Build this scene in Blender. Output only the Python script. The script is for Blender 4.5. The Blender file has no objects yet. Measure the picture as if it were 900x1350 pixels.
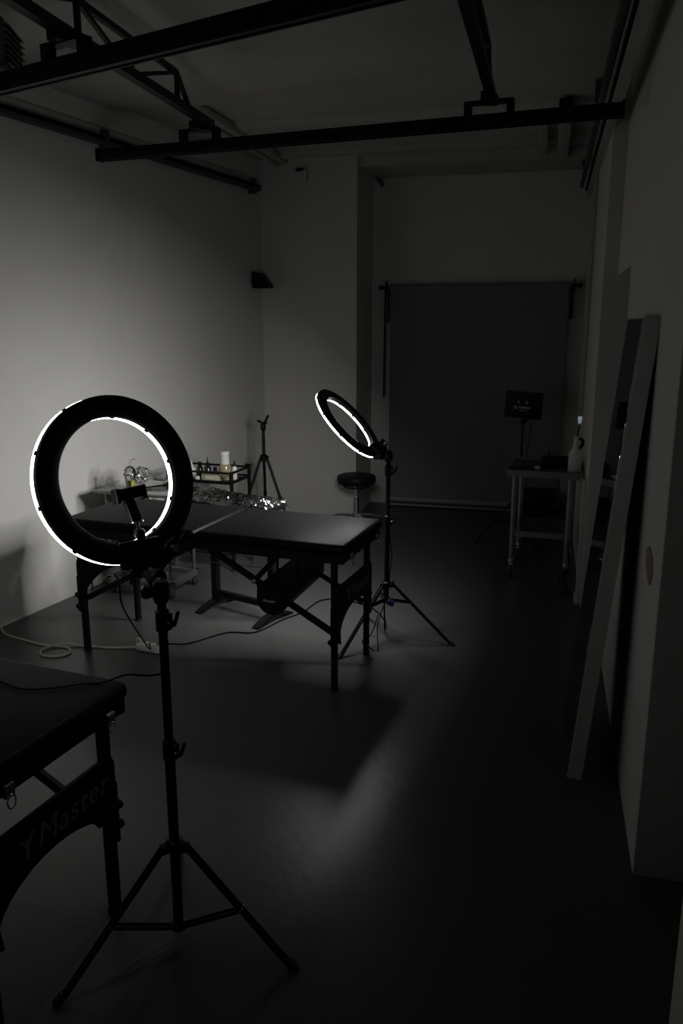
import bpy, bmesh, math, random
from mathutils import Vector, Matrix, Euler, noise
random.seed(4)
PI = math.pi
R = math.radians
sc = bpy.context.scene
col = sc.collection

# ------------------------------------------------------------------ materials
def mat(name, color, rough=.5, metal=0.0, spec=.5, noise_amt=0, nscale=8, bump=0, bscale=60, rough_var=0, emit=None, trans=0, alpha=1, coat=0):
    m = bpy.data.materials.new(name); m.use_nodes = True
    nt = m.node_tree; b = nt.nodes['Principled BSDF']
    b.inputs['Base Color'].default_value = (*color, 1)
    b.inputs['Roughness'].default_value = rough
    b.inputs['Metallic'].default_value = metal
    b.inputs['Specular IOR Level'].default_value = spec
    b.inputs['Transmission Weight'].default_value = trans
    b.inputs['Alpha'].default_value = alpha
    b.inputs['Coat Weight'].default_value = coat
    if emit:
        b.inputs['Emission Color'].default_value = (*emit[0], 1); b.inputs['Emission Strength'].default_value = emit[1]
    tc = nt.nodes.new('ShaderNodeTexCoord')
    if noise_amt or rough_var:
        n = nt.nodes.new('ShaderNodeTexNoise'); n.inputs['Scale'].default_value = nscale; n.inputs['Detail'].default_value = 6
        nt.links.new(tc.outputs['Object'], n.inputs['Vector'])
        if noise_amt:
            r = nt.nodes.new('ShaderNodeValToRGB')
            r.color_ramp.elements[0].position = .15; r.color_ramp.elements[1].position = .85
            r.color_ramp.elements[0].color = (*[c*(1-noise_amt) for c in color], 1)
            r.color_ramp.elements[1].color = (*[min(1, c*(1+noise_amt)) for c in color], 1)
            nt.links.new(n.outputs['Fac'], r.inputs['Fac']); nt.links.new(r.outputs['Color'], b.inputs['Base Color'])
        if rough_var:
            mr = nt.nodes.new('ShaderNodeMapRange')
            mr.inputs['From Min'].default_value = .3; mr.inputs['From Max'].default_value = .7
            mr.inputs['To Min'].default_value = rough-rough_var; mr.inputs['To Max'].default_value = rough+rough_var
            nt.links.new(n.outputs['Fac'], mr.inputs['Value']); nt.links.new(mr.outputs['Result'], b.inputs['Roughness'])
    if bump:
        n2 = nt.nodes.new('ShaderNodeTexNoise'); n2.inputs['Scale'].default_value = bscale; n2.inputs['Detail'].default_value = 5
        nt.links.new(tc.outputs['Object'], n2.inputs['Vector'])
        bp = nt.nodes.new('ShaderNodeBump'); bp.inputs['Strength'].default_value = bump; bp.inputs['Distance'].default_value = .01
        nt.links.new(n2.outputs['Fac'], bp.inputs['Height']); nt.links.new(bp.outputs['Normal'], b.inputs['Normal'])
    return m

M = dict(
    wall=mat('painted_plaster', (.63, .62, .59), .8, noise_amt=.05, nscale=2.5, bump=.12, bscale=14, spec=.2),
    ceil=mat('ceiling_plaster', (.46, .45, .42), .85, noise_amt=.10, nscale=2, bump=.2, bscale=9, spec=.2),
    reveal=mat('grey_reveal_paint', (.5, .52, .50), .7, noise_amt=.05, nscale=3, spec=.3),
    floor=mat('grey_epoxy_floor', (.066, .066, .065), .335, noise_amt=.03, nscale=1.1, bump=.08, bscale=30, rough_var=.015, spec=.38),
    black_metal=mat('black_powder_metal', (.005, .005, .005), .42, noise_amt=.1, nscale=20, spec=.22),
    black_plastic=mat('black_plastic', (.004, .004, .004), .42, noise_amt=.1, nscale=30, spec=.2),
    black_wood=mat('black_stained_wood', (.006, .005, .0045), .5, noise_amt=.3, nscale=12, spec=.2),
    vinyl=mat('black_vinyl', (.0045, .0045, .0047), .44, noise_amt=.08, nscale=10, bump=.12, bscale=260, spec=.07),
    vinyl_dull=mat('black_leatherette', (.005, .005, .005), .5, noise_amt=.1, nscale=10, bump=.15, bscale=200, spec=.2),
    print_grey=mat('grey_print', (.30, .30, .305), .5, noise_amt=.05),
    print_white=mat('white_print', (.5, .5, .5), .5, noise_amt=.05),
    chrome=mat('chrome', (.80, .81, .82), .2, metal=1, rough_var=.03, nscale=20),
    steel=mat('brushed_steel', (.30, .33, .35), .38, metal=1, rough_var=.02, nscale=6, noise_amt=.02),
    steel_dull=mat('dull_steel', (.22, .22, .21), .45, metal=.7, rough_var=.06, nscale=30, noise_amt=.08),
    darksteel=mat('dark_steel_top', (.05, .052, .055), .22, metal=.6, rough_var=.05, nscale=10),
    white_paint=mat('white_lacquer', (.55, .55, .53), .45, noise_amt=.04, nscale=6),
    white_plastic=mat('white_plastic', (.62, .62, .58), .4, noise_amt=.04, nscale=12),
    grime_white=mat('dusty_white_pipe', (.42, .41, .38), .6, noise_amt=.15, nscale=12),
    dark_pipe=mat('dark_cable_rail', (.06, .058, .052), .6, noise_amt=.3, nscale=14),
    grey_fabric=mat('grey_backdrop_paper', (.20, .20, .202), .9, noise_amt=.05, nscale=4, spec=.15),
    rail_grey=mat('grey_tube', (.26, .25, .235), .5, noise_amt=.05),
    rubber=mat('black_rubber', (.014, .014, .014), .7, noise_amt=.1),
    cord_white=mat('off_white_cord', (.50, .47, .40), .5, noise_amt=.06),
    cord_black=mat('black_cord', (.004, .004, .004), .75, noise_amt=.06, spec=.1),
    led=mat('led_diffuser', (.8, .8, .8), .5, emit=((.97, .985, 1.0), 9.0), noise_amt=.01),
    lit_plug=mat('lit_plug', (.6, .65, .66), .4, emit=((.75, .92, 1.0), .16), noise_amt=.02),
    cream=mat('cream_card', (.50, .47, .38), .6, noise_amt=.06),
    beige=mat('pale_beige_board', (.38, .34, .27), .6, noise_amt=.08),
    blue=mat('blue_rubber', (.01, .10, .42), .4, noise_amt=.08),
    dblue=mat('deep_blue_plastic', (.008, .014, .06), .4, noise_amt=.08),
    brown=mat('red_brown_card', (.18, .06, .035), .6, noise_amt=.12),
    olive=mat('olive_liquid_glass', (.28, .25, .15), .12, noise_amt=.25, nscale=18, spec=.6),
    green_label=mat('pale_green_label', (.36, .37, .27), .5, noise_amt=.08),
    drink=mat('pale_green_drink', (.55, .60, .12), .2, noise_amt=.1),
    exposed=mat('bare_filler', (.30, .25, .17), .9, noise_amt=.25, nscale=30, spec=.1),
    mirror=mat('dark_mirror', (.50, .53, .54), .03, metal=1, noise_amt=.02),
    dark_ink=mat('black_ink_bottle', (.015, .013, .015), .2, noise_amt=.1),
)
def film_mat(name, tint, mixv, rough, thin=.0, bscale=40, bump=0):
    m = bpy.data.materials.new(name); m.use_nodes = True
    nt = m.node_tree; nt.nodes.clear()
    out = nt.nodes.new('ShaderNodeOutputMaterial'); mx = nt.nodes.new('ShaderNodeMixShader')
    tr = nt.nodes.new('ShaderNodeBsdfTransparent'); tr.inputs[0].default_value = (*tint, 1)
    gl = nt.nodes.new('ShaderNodeBsdfGlossy'); gl.inputs['Roughness'].default_value = rough; gl.inputs['Color'].default_value = (.95, .95, .95, 1)
    fr = nt.nodes.new('ShaderNodeFresnel'); fr.inputs['IOR'].default_value = 1.5
    mt = nt.nodes.new('ShaderNodeMath'); mt.operation = 'ADD'; mt.use_clamp = True; mt.inputs[1].default_value = mixv
    nt.links.new(fr.outputs[0], mt.inputs[0]); nt.links.new(mt.outputs[0], mx.inputs[0])
    nt.links.new(tr.outputs[0], mx.inputs[1]); nt.links.new(gl.outputs[0], mx.inputs[2])
    nt.links.new(mx.outputs[0], out.inputs[0])
    tc = nt.nodes.new('ShaderNodeTexCoord'); n = nt.nodes.new('ShaderNodeTexNoise'); n.inputs['Scale'].default_value = bscale
    nt.links.new(tc.outputs['Object'], n.inputs['Vector'])
    if bump:
        bp = nt.nodes.new('ShaderNodeBump'); bp.inputs['Strength'].default_value = bump; bp.inputs['Distance'].default_value = .02
        nt.links.new(n.outputs['Fac'], bp.inputs['Height']); nt.links.new(bp.outputs['Normal'], gl.inputs['Normal'])
    return m
M['film'] = film_mat('crumpled_clear_film', (.96, .96, .96), .14, .05, bscale=30, bump=0)
M['glass'] = film_mat('clear_glass', (.90, .93, .92), .05, .03)
M['cup'] = film_mat('clear_cup_plastic', (.90, .90, .90), .08, .1, bscale=30, bump=.4)

# ------------------------------------------------------------------ mesh builder
class MB:
    def __init__(s): s.v = []; s.f = []; s.sm = []
    def add(s, vs, fs, smooth=False, T=None):
        o = len(s.v)
        for v in vs:
            v = Vector(v); s.v.append(T @ v if T else v)
        for f in fs: s.f.append([i+o for i in f]); s.sm.append(smooth)
        return s
    def bm(s, b, smooth=False, T=None):
        b.verts.index_update()
        s.add([v.co.copy() for v in b.verts], [[v.index for v in f.verts] for f in b.faces], smooth, T); b.free(); return s
    def box(s, c, d, rot=None, bev=0, seg=2, T=None, smooth=None):
        b = bmesh.new(); bmesh.ops.create_cube(b, size=1)
        for v in b.verts: v.co = Vector((v.co.x*d[0], v.co.y*d[1], v.co.z*d[2]))
        if bev: bmesh.ops.bevel(b, geom=b.edges[:]+b.verts[:], offset=min(bev, min(d)*.49), segments=seg, profile=.5, affect='EDGES')
        A = Matrix.Translation(Vector(c))
        if rot is not None: A = A @ (rot if isinstance(rot, Matrix) else Euler(rot).to_matrix().to_4x4())
        if T: A = T @ A
        return s.bm(b, bool(bev) if smooth is None else smooth, A)
    def tube(s, pts, r, seg=10, caps=True, rs=None, T=None, flat=None):
        pts = [Vector(p) for p in pts]
        vs = []; fs = []; n = len(pts); up = None
        for i, p in enumerate(pts):
            d = (pts[min(i+1, n-1)]-pts[max(i-1, 0)])
            if d.length < 1e-9: d = Vector((0, 0, 1))
            d.normalize()
            if up is None: up = Vector((0, 0, 1)) if abs(d.z) < .9 else Vector((1, 0, 0))
            a = d.cross(up)
            if a.length < 1e-6: a = d.orthogonal()
            a.normalize(); b = a.cross(d).normalized(); up = b
            rr = rs[i] if rs else r
            for k in range(seg):
                t = 2*PI*k/seg
                vs.append(p+a*math.cos(t)*rr+b*math.sin(t)*rr*(flat or 1))
        for i in range(n-1):
            for k in range(seg):
                k2 = (k+1) % seg
                fs.append([i*seg+k, i*seg+k2, (i+1)*seg+k2, (i+1)*seg+k])
        s.add(vs, fs, True, T)
        if caps:
            s.add(vs[:seg], [list(range(seg))[::-1]], False, T); s.add(vs[-seg:], [list(range(seg))], False, T)
        return s
    def bar(s, p, q, w, h, up=(0, 0, 1), T=None, bev=0):
        p = Vector(p); q = Vector(q); d = (q-p); L = d.length; d.normalize()
        up = Vector(up); a = d.cross(up)
        if a.length < 1e-5: a = d.cross(Vector((1, 0, 0)))
        a.normalize(); b = a.cross(d).normalized()
        A = Matrix((( d.x, a.x, b.x, (p.x+q.x)/2), (d.y, a.y, b.y, (p.y+q.y)/2), (d.z, a.z, b.z, (p.z+q.z)/2), (0, 0, 0, 1)))
        if T: A = T @ A
        return s.box((0, 0, 0), (L, w, h), T=A, bev=bev, smooth=False)
    def lathe(s, prof, c=(0, 0, 0), seg=28, T=None, axis=None):
        vs = []; fs = []; n = len(prof)
        for (r, z) in prof:
            for k in range(seg):
                t = 2*PI*k/seg; vs.append(Vector((r*math.cos(t), r*math.sin(t), z)))
        for i in range(n-1):
            for k in range(seg):
                k2 = (k+1) % seg; fs.append([i*seg+k, i*seg+k2, (i+1)*seg+k2, (i+1)*seg+k])
        if prof[0][0] > 1e-5: fs.append(list(range(seg))[::-1])
        if prof[-1][0] > 1e-5: fs.append([(n-1)*seg+k for k in range(seg)])
        A = Matrix.Translation(Vector(c))
        if axis is not None: A = A @ Vector(axis).to_track_quat('Z', 'Y').to_matrix().to_4x4()
        if T: A = T @ A
        return s.add(vs, fs, True, A)
    def ring(s, prof, T, seg=96):            # closed profile (r, h) revolved about local z
        vs = []; fs = []; n = len(prof)
        for k in range(seg):
            t = 2*PI*k/seg
            for (r, h) in prof: vs.append(Vector((r*math.cos(t), r*math.sin(t), h)))
        for k in range(seg):
            k2 = (k+1) % seg
            for i in range(n):
                j = (i+1) % n; fs.append([k*n+i, k2*n+i, k2*n+j, k*n+j])
        return s.add(vs, fs, True, T)
    def prism(s, poly, d, T):                # polygon in local xy, extruded +-d/2 along local z
        n = len(poly)
        vs = [Vector((x, y, -d/2)) for x, y in poly]+[Vector((x, y, d/2)) for x, y in poly]
        b = bmesh.new(); bv = [b.verts.new(v) for v in vs]
        b.faces.new(bv[:n][::-1]); b.faces.new(bv[n:])
        for i in range(n):
            j = (i+1) % n; b.faces.new([bv[i], bv[j], bv[n+j], bv[n+i]])
        bmesh.ops.recalc_face_normals(b, faces=b.faces[:])
        return s.bm(b, False, T)
    def ball(s, c, r, sq=(1, 1, 1), T=None, u=14, w=10):
        b = bmesh.new(); bmesh.ops.create_uvsphere(b, u_segments=u, v_segments=w, radius=r)
        for v in b.verts: v.co = Vector((v.co.x*sq[0], v.co.y*sq[1], v.co.z*sq[2]))+Vector(c)
        return s.bm(b, True, T)
    def build(s, name, m, parent=None, label=None):
        me = bpy.data.meshes.new(name); me.from_pydata([tuple(v) for v in s.v], [], s.f); me.update()
        b = bmesh.new(); b.from_mesh(me)
        bmesh.ops.recalc_face_normals(b, faces=b.faces[:]); b.to_mesh(me); b.free()
        me.polygons.foreach_set('use_smooth', s.sm)
        me.materials.append(m if not isinstance(m, str) else M[m])
        if any(s.sm): me.set_sharp_from_angle(angle=R(42))
        o = bpy.data.objects.new(name, me); col.objects.link(o)
        if parent is not None: o.parent = parent
        if label: o['label'] = label
        return o

def thing(name, label, cat, loc=(0, 0, 0), rz=0, group=None):
    o = bpy.data.objects.new(name, None); o.empty_display_size = .1; col.objects.link(o)
    o.location = loc; o.rotation_euler = (0, 0, rz); o['label'] = label; o['category'] = cat
    if group: o['group'] = group
    return o
def tag(o, label, cat, group=None, loc=None):
    o['label'] = label; o['category'] = cat
    if group: o['group'] = group
    return o
def struct(o): o['kind'] = 'structure'; return o
def smooth_path(pts, n=8):
    P = [Vector(p) for p in pts]; out = []
    for i in range(len(P)-1):
        p0 = P[max(i-1, 0)]; p1 = P[i]; p2 = P[i+1]; p3 = P[min(i+2, len(P)-1)]
        for k in range(n):
            t = k/n; out.append(.5*((2*p1)+(p2-p0)*t+(2*p0-5*p1+4*p2-p3)*t*t+(3*p1-p0-3*p2+p3)*t**3))
    return out+[P[-1]]
def text_mesh(s, size, T, extrude=.0006, shear=0.0):
    c = bpy.data.curves.new('lettering', 'FONT'); c.body = s; c.size = size; c.extrude = extrude; c.shear = shear
    c.align_x = 'CENTER'; c.align_y = 'CENTER'; c.space_character = 1.08
    o = bpy.data.objects.new('lettering', c); col.objects.link(o)
    bpy.context.view_layer.update()
    me = bpy.data.meshes.new_from_object(o.evaluated_get(bpy.context.evaluated_depsgraph_get()))
    vs = [v.co.copy() for v in me.vertices]; fs = [list(p.vertices) for p in me.polygons]
    bpy.data.objects.remove(o); bpy.data.curves.remove(c); bpy.data.meshes.remove(me)
    return MB().add(vs, fs, False, T)

# ------------------------------------------------------------------ camera
cam = bpy.data.cameras.new('camera'); co = bpy.data.objects.new('camera', cam); col.objects.link(co)
cam.sensor_fit = 'VERTICAL'; cam.sensor_height = 36; cam.lens = 36*1060/1350; cam.clip_start = .05
co.location = (0, 0, 1.75); co.rotation_euler = (R(90-13.2), 0, R(14.2))
sc.camera = co

# ------------------------------------------------------------------ room shell
ZC = 3.13
def lw(y): return -3.66+.159*y
b = MB(); b.box((-1.6, 3.2, -.1), (6.4, 10.4, .2)); struct(b.build('floor', 'floor'))
b = MB(); b.box((-1.6, 3.2, ZC+.1), (6.4, 10.4, .2))
for y, w in ((1.2, .5), (2.6, .5), (3.75, .5), (4.88, .55), (6.1, .5)):      # shallow cast ribs of the ceiling, running across
    prof = [(-w/2-.08, 0), (-w/2, -.03), (w/2, -.03), (w/2+.08, 0), (w/2+.08, .02), (-w/2-.08, .02)]
    b.prism(prof, 4.6, Matrix.Translation((-1.6, y, ZC)) @ Matrix.Rotation(R(90), 4, 'Z') @ Matrix.Rotation(R(90), 4, 'X'))
b.box((-1.0, 7.45, ZC-.03), (3.2, .6, .10)); b.box((-.9, 6.85, ZC-.015), (3.0, .08, .05))
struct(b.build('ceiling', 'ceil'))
# left wall runs at a slant
ang = math.atan(.159)
b = MB(); y0, y1 = -1.9, 7.5; L = (y1-y0)/math.cos(ang)
ym = (y0+y1)/2
b.box((lw(ym)-.1/math.cos(ang), ym, ZC/2), (.2, L, ZC+.02), rot=(0, 0, -ang)); struct(b.build('wall_left', 'wall'))
b = MB(); b.box((-2.35, 7.6, ZC/2), (1.38, 1.0, ZC+.02)); b.box((-.5, 7.85, ZC/2), (2.6, .2, ZC+.02)); struct(b.build('wall_back', 'wall'))
b = MB(); b.box((-1.6, -1.7, ZC/2), (6.4, .2, ZC+.02)); struct(b.build('wall_front', 'wall'))
XR = .36
b = MB()
b.box((XR+.25, 3.35, ZC/2), (.5, 1.78, ZC+.02))                  # pier between the two openings
b.box((XR+.25, .05, ZC/2), (.5, 3.3, ZC+.02))                   # nearest part
b.box((XR+.25, 2.08, 2.66), (.5, .76, .96))                       # over the near opening
b.box((XR+.25, 4.66, (2.02+ZC)/2), (.5, .84, ZC-2.02))            # over the far opening
b.box((.28+.29, 6.45, ZC/2), (.58, 2.8, ZC+.02))                  # far part
struct(b.build('wall_right', 'wall'))
b = MB(); b.box((XR+.45, 2.08, 1.09), (.05, .76, 2.18)); b.box((XR+.42, 2.08, 1.3), (.02, .5, 1.2), bev=.004); b.box((XR+.42, 2.08, .4), (.02, .5, .5), bev=.004)
struct(b.build('door_1', 'reveal'))
b = MB(); b.box((XR+.40, 4.66, 1.01), (.05, .78, 2.02)); b.box((XR+.37, 4.66, 1.3), (.02, .5, 1.1), bev=.004); b.box((XR+.37, 4.66, .4), (.02, .5, .5), bev=.004)
struct(b.build('door_2', 'reveal'))
b = MB(); b.box((XR+.21, 2.452, 1.09), (.42, .016, 2.18), bev=.003); struct(b.build('trim_1', 'reveal'))     # painted lining of the near jamb
# patch of missing paint on the right wall
poly = [(-.055, .03), (-.03, .085), (.015, .075), (.055, -.02), (.05, -.06), (.0, -.085), (-.035, -.06), (-.05, -.02)]
b = MB(); b.prism(poly, .004, Matrix.Translation((XR-.002, 2.70, .978)) @ Matrix.Rotation(R(90), 4, 'Y'))
o = b.build('bare_wall_patch', 'exposed'); tag(o, 'small bare beige patch of missing paint on the right wall', 'wall patch')

# left wall rail, right wall rails, ceiling ducts
def wall_rail():
    t = thing('cable_rail', 'long dark metal rail high on the left wall', 'rail', (lw(2), 2, 2.9))
    T = Matrix.Translation((-lw(2), -2, -2.9))
    p0, p1 = -1.4, 7.0
    z = 2.87
    MB().bar((lw(p0)+.035, p0, z), (lw(p1)+.035, p1, z), .06, .02, T=T).build('flange', 'dark_pipe', t)
    MB().bar((lw(p0)+.012, p0, z+.045), (lw(p1)+.012, p1, z+.045), .018, .10, T=T).build('web', 'grime_white', t)
    MB().tube([(lw(p0)+.05, p0, z+.03), (lw(p1)+.05, p1, z+.03)], .012, T=T).build('cable', 'cord_black', t)
    for y in (1.5, 3.2, 5.0, 6.9):
        MB().box((lw(y)+.035, y, z+.02), (.07, .03, .12), rot=(0, 0, -ang), T=T).build('bracket', 'dark_pipe', t)
wall_rail()
t = thing('cable_rail', 'pale channel rail along the top of the right wall', 'rail', (XR, 3, 2.85))
T = Matrix.Translation((-XR, -3, -2.85))
b = MB(); b.box((.245, 4.0, 2.87), (.012, 7.3, .13), T=T); b.box((.262, 4.0, 2.93), (.045, 7.3, .012), T=T); b.box((.262, 4.0, 2.81), (.045, 7.3, .012), T=T); b.build('channel', 'grime_white', t)
MB().tube([(.232, .4, 2.86), (.232, 7.6, 2.86)], .01, T=T).build('cable', 'cord_black', t)
t = thing('conduit', 'dark double conduit running beside the pale rail, right wall', 'conduit', (.18, 3, 3.0))
T = Matrix.Translation((-.18, -3, -3.0))
MB().box((.195, 4.1, 2.90), (.028, 7.0, .05), T=T, bev=.006).build('conduit_run', 'dark_pipe', t)
MB().tube([(.235, .7, 2.99), (.205, 7.4, 2.99)], .016, T=T).build('conduit_pipe', 'dark_pipe', t)
MB().box((.20, 5.3, 3.06), (.05, .03, .12), T=T).build('hanger', 'dark_pipe', t)
MB().box((.20, 7.3, 3.06), (.05, .03, .12), T=T).build('hanger', 'dark_pipe', t)
for i, (x0, y0, y1, w) in enumerate(((-2.36, 5.5, 7.09, .055), (-2.27, 5.3, 7.0, .055))):
    o = MB().box((x0, (y0+y1)/2, ZC-.035), (w, y1-y0, .05), bev=.008).build('ceiling_duct', 'grime_white')
    tag(o, ['outer of two pale ducts on the ceiling by the left wall corner', 'inner of two pale ducts on the ceiling by the left wall corner'][i], 'duct')
t = thing('ceiling_duct', 'wider pale duct with black end cap on ceiling, behind far beam', 'duct', (.02, 6.4, ZC))
MB().box((0, 0, -.055), (.085, 1.5, .07), bev=.008).build('duct_body', 'grime_white', t)
MB().box((0, -.765, -.055), (.088, .04, .078), bev=.004).build('end_cap', 'black_plastic', t)
o = MB().box((-.13, 6.6, ZC-.05), (.07, 1.0, .06), bev=.008).build('ceiling_duct', 'grime_white'); tag(o, 'narrower pale duct without cap on ceiling, behind far beam', 'duct')
t = thing('wall_sensor', 'small pale sensor with dark arm high on the back wall', 'sensor', (-2.13, 7.1, 3.0))
MB().box((.02, -.03, -.02), (.03, .05, .10), bev=.006).build('sensor_body', 'white_plastic', t); MB().box((-.03, -.02, .035), (.07, .03, .025), bev=.004).build('arm', 'black_plastic', t)
o = MB().bar((-1.62, 7.70, 3.06), (-1.56, 7.72, 2.98), .03, .03).build('wall_hook', 'dark_pipe'); tag(o, 'tiny dark hook under ceiling beside the alcove corner', 'hook')

# vertical conduit in right corner with plug; floor level trunking
t = thing('wall_conduit', 'white vertical conduit hanging down beside the backdrop', 'conduit', (.262, 6.5, .9))
MB().box((0, 0, 1.1), (.03, .045, 1.9), bev=.005).build('trunk', 'grime_white', t)
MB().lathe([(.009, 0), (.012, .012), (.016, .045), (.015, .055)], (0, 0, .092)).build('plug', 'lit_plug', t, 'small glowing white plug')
MB().tube([(0, 0, .08), (-.008, .0, .0), (.004, .0, -.25)], .005).build('cord', 'cord_black', t)
t = thing('skirting_trunking', 'white cable trunking down the doorway corner to the floor', 'trunking', (.275, 5.12, 0))
MB().box((-.012, 0, .40), (.024, .03, .8), bev=.003).build('trunk', 'white_paint', t)
MB().box((-.012, .08, .40), (.02, .02, .8), bev=.003).build('trunk', 'grime_white', t)
MB().box((-.015, .03, .02), (.03, .16, .03), bev=.003).build('foot_strip', 'white_paint', t)

# ------------------------------------------------------------------ overhead lighting frame
def beam(name, p, q, label, h=.085, w=.07):
    t = thing(name, label, 'beam', p)
    d = Vector(q)-Vector(p)
    MB().bar((0, 0, 0), d, w, h, bev=.004).build('beam_body', 'black_metal', t)
    u = d.normalized()
    for s_ in (0, 1):
        c = d*s_; MB().bar(c-u*.006, c+u*.006, w+.01, h+.012).build('end_plate', 'black_metal', t)
    # rails on the underside
    for sgn in (-1, 1):
        n = Vector((-u.y, u.x, 0))*sgn*w*.42
        MB().bar(n+Vector((0, 0, -h/2-.002)), d+n+Vector((0, 0, -h/2-.002)), .008, .006).build('flange', 'black_metal', t)
    return t
beam('ceiling_beam', (-2.53, 4.41, 2.677), (.262, 4.075, 2.677), 'farther long black box beam hanging across the ceiling', h=.055, w=.05)
nb0 = Vector((-2.188, 3.075, 2.682)); nbd = (Vector((-.515, 2.522, 2.682))-nb0).normalized()
beam('ceiling_beam', tuple(nb0-nbd*.5), tuple(nb0+nbd*2.5), 'nearer black box beam slanting across the top of frame', h=.065, w=.05)
def truss(name, p, q, label, ys, top0, hgt=.14, wdt=.055):
    t = thing(name, label, 'truss', p)
    P = Vector(p); d = Vector(q)-P; u = d.normalized(); L = d.length
    up = Vector((0, 0, hgt))
    MB().bar((0, 0, 0), d, .042, .04).build('bottom_chord', 'black_metal', t)
    MB().bar(up, u*ys[-1]+up, .024, .024).build('top_chord', 'black_metal', t)
    MB().bar(u*ys[-1]+up, u*min(L, ys[-1]+.16), .020, .020).build('end_brace', 'black_metal', t)
    for y in ys: MB().bar(u*y, u*y+up, .020, .020).build('upright', 'black_metal', t)
    for i in range(len(ys)-1):
        a, c = (ys[i], ys[i+1])
        MB().bar(u*a+up*(1 if i % 2 == 0 else 0), u*c+up*(0 if i % 2 == 0 else 1), .018, .018).build('diagonal', 'black_metal', t)
    return t
zt = 2.808
# distances along the chord of the uprights
truss('ceiling_truss', (-1.76, 1.2, zt), (-1.86, 4.45, zt), 'black lattice truss on the left, above both beams', [.02, .3, .85, 1.36, 1.87, 2.31, 2.80], 0)
truss('ceiling_truss', (-.34, 1.2, zt), (-.335, 4.28, zt), 'black lattice truss on the right, above the farther beam', [.02, .3, .85, 1.36, 1.87, 2.31, 2.80], 0)
def bracket(x, y, rz, label, z=2.71):
    t = thing('beam_bracket', label, 'bracket', (x, y, z), rz)
    MB().box((0, 0, .048), (.23, .05, .014)).build('top_bar', 'black_metal', t)
    for s_ in (-1, 1): MB().box((s_*.10, 0, .018), (.03, .05, .05)).build('foot', 'black_metal', t)
    MB().box((0, 0, .065), (.06, .12, .04)).build('clamp', 'black_metal', t)
bracket(-1.88, 4.333, R(-6.8), 'black bracket joining the left truss to the farther beam')
bracket(-.335, 4.147, R(-6.8), 'black bracket joining the right truss to the farther beam')
bracket(-1.80, 2.947, R(-18), 'black bracket joining the left truss to the nearer beam', z=2.715)

# louvred unit at the upper left
t = thing('ceiling_heater', 'dark ribbed unit hanging at the upper left by the ceiling', 'heater', (-2.36, 3.15, 2.72), R(20))
MB().box((0, 0, .12), (.34, .30, .20), bev=.03, seg=3).build('housing', 'dark_pipe', t)
for k in range(7): MB().box((0, -.155, .045+k*.024), (.28, .02, .006), rot=(R(25), 0, 0)).build('slat', 'steel_dull', t)
for k in range(7): MB().box((.175, 0, .045+k*.024), (.02, .24, .006), rot=(0, R(25), 0)).build('slat', 'steel_dull', t)
MB().tube([(0, 0, .2), (0, 0, .41)], .015).build('hanging_rod', 'black_metal', t)

# speaker in the corner
t = thing('wall_speaker', 'small black wedge speaker mounted near the left corner', 'speaker', (-2.52, 6.93, 2.05))
MB().prism([(0, 0), (.15, 0), (.15, .025), (.07, .125), (0, .14)], .13, Matrix.Translation((-.02, .0, 0)) @ Matrix.Rotation(R(90), 4, 'X')).build('cabinet', 'black_plastic', t)
MB().box((-.03, 0, .07), (.03, .05, .05)).build('wall_bracket', 'black_metal', t)
MB().box((.06, -.067, .055), (.08, .004, .07), bev=.002).build('grille', 'black_metal', t)

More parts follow.
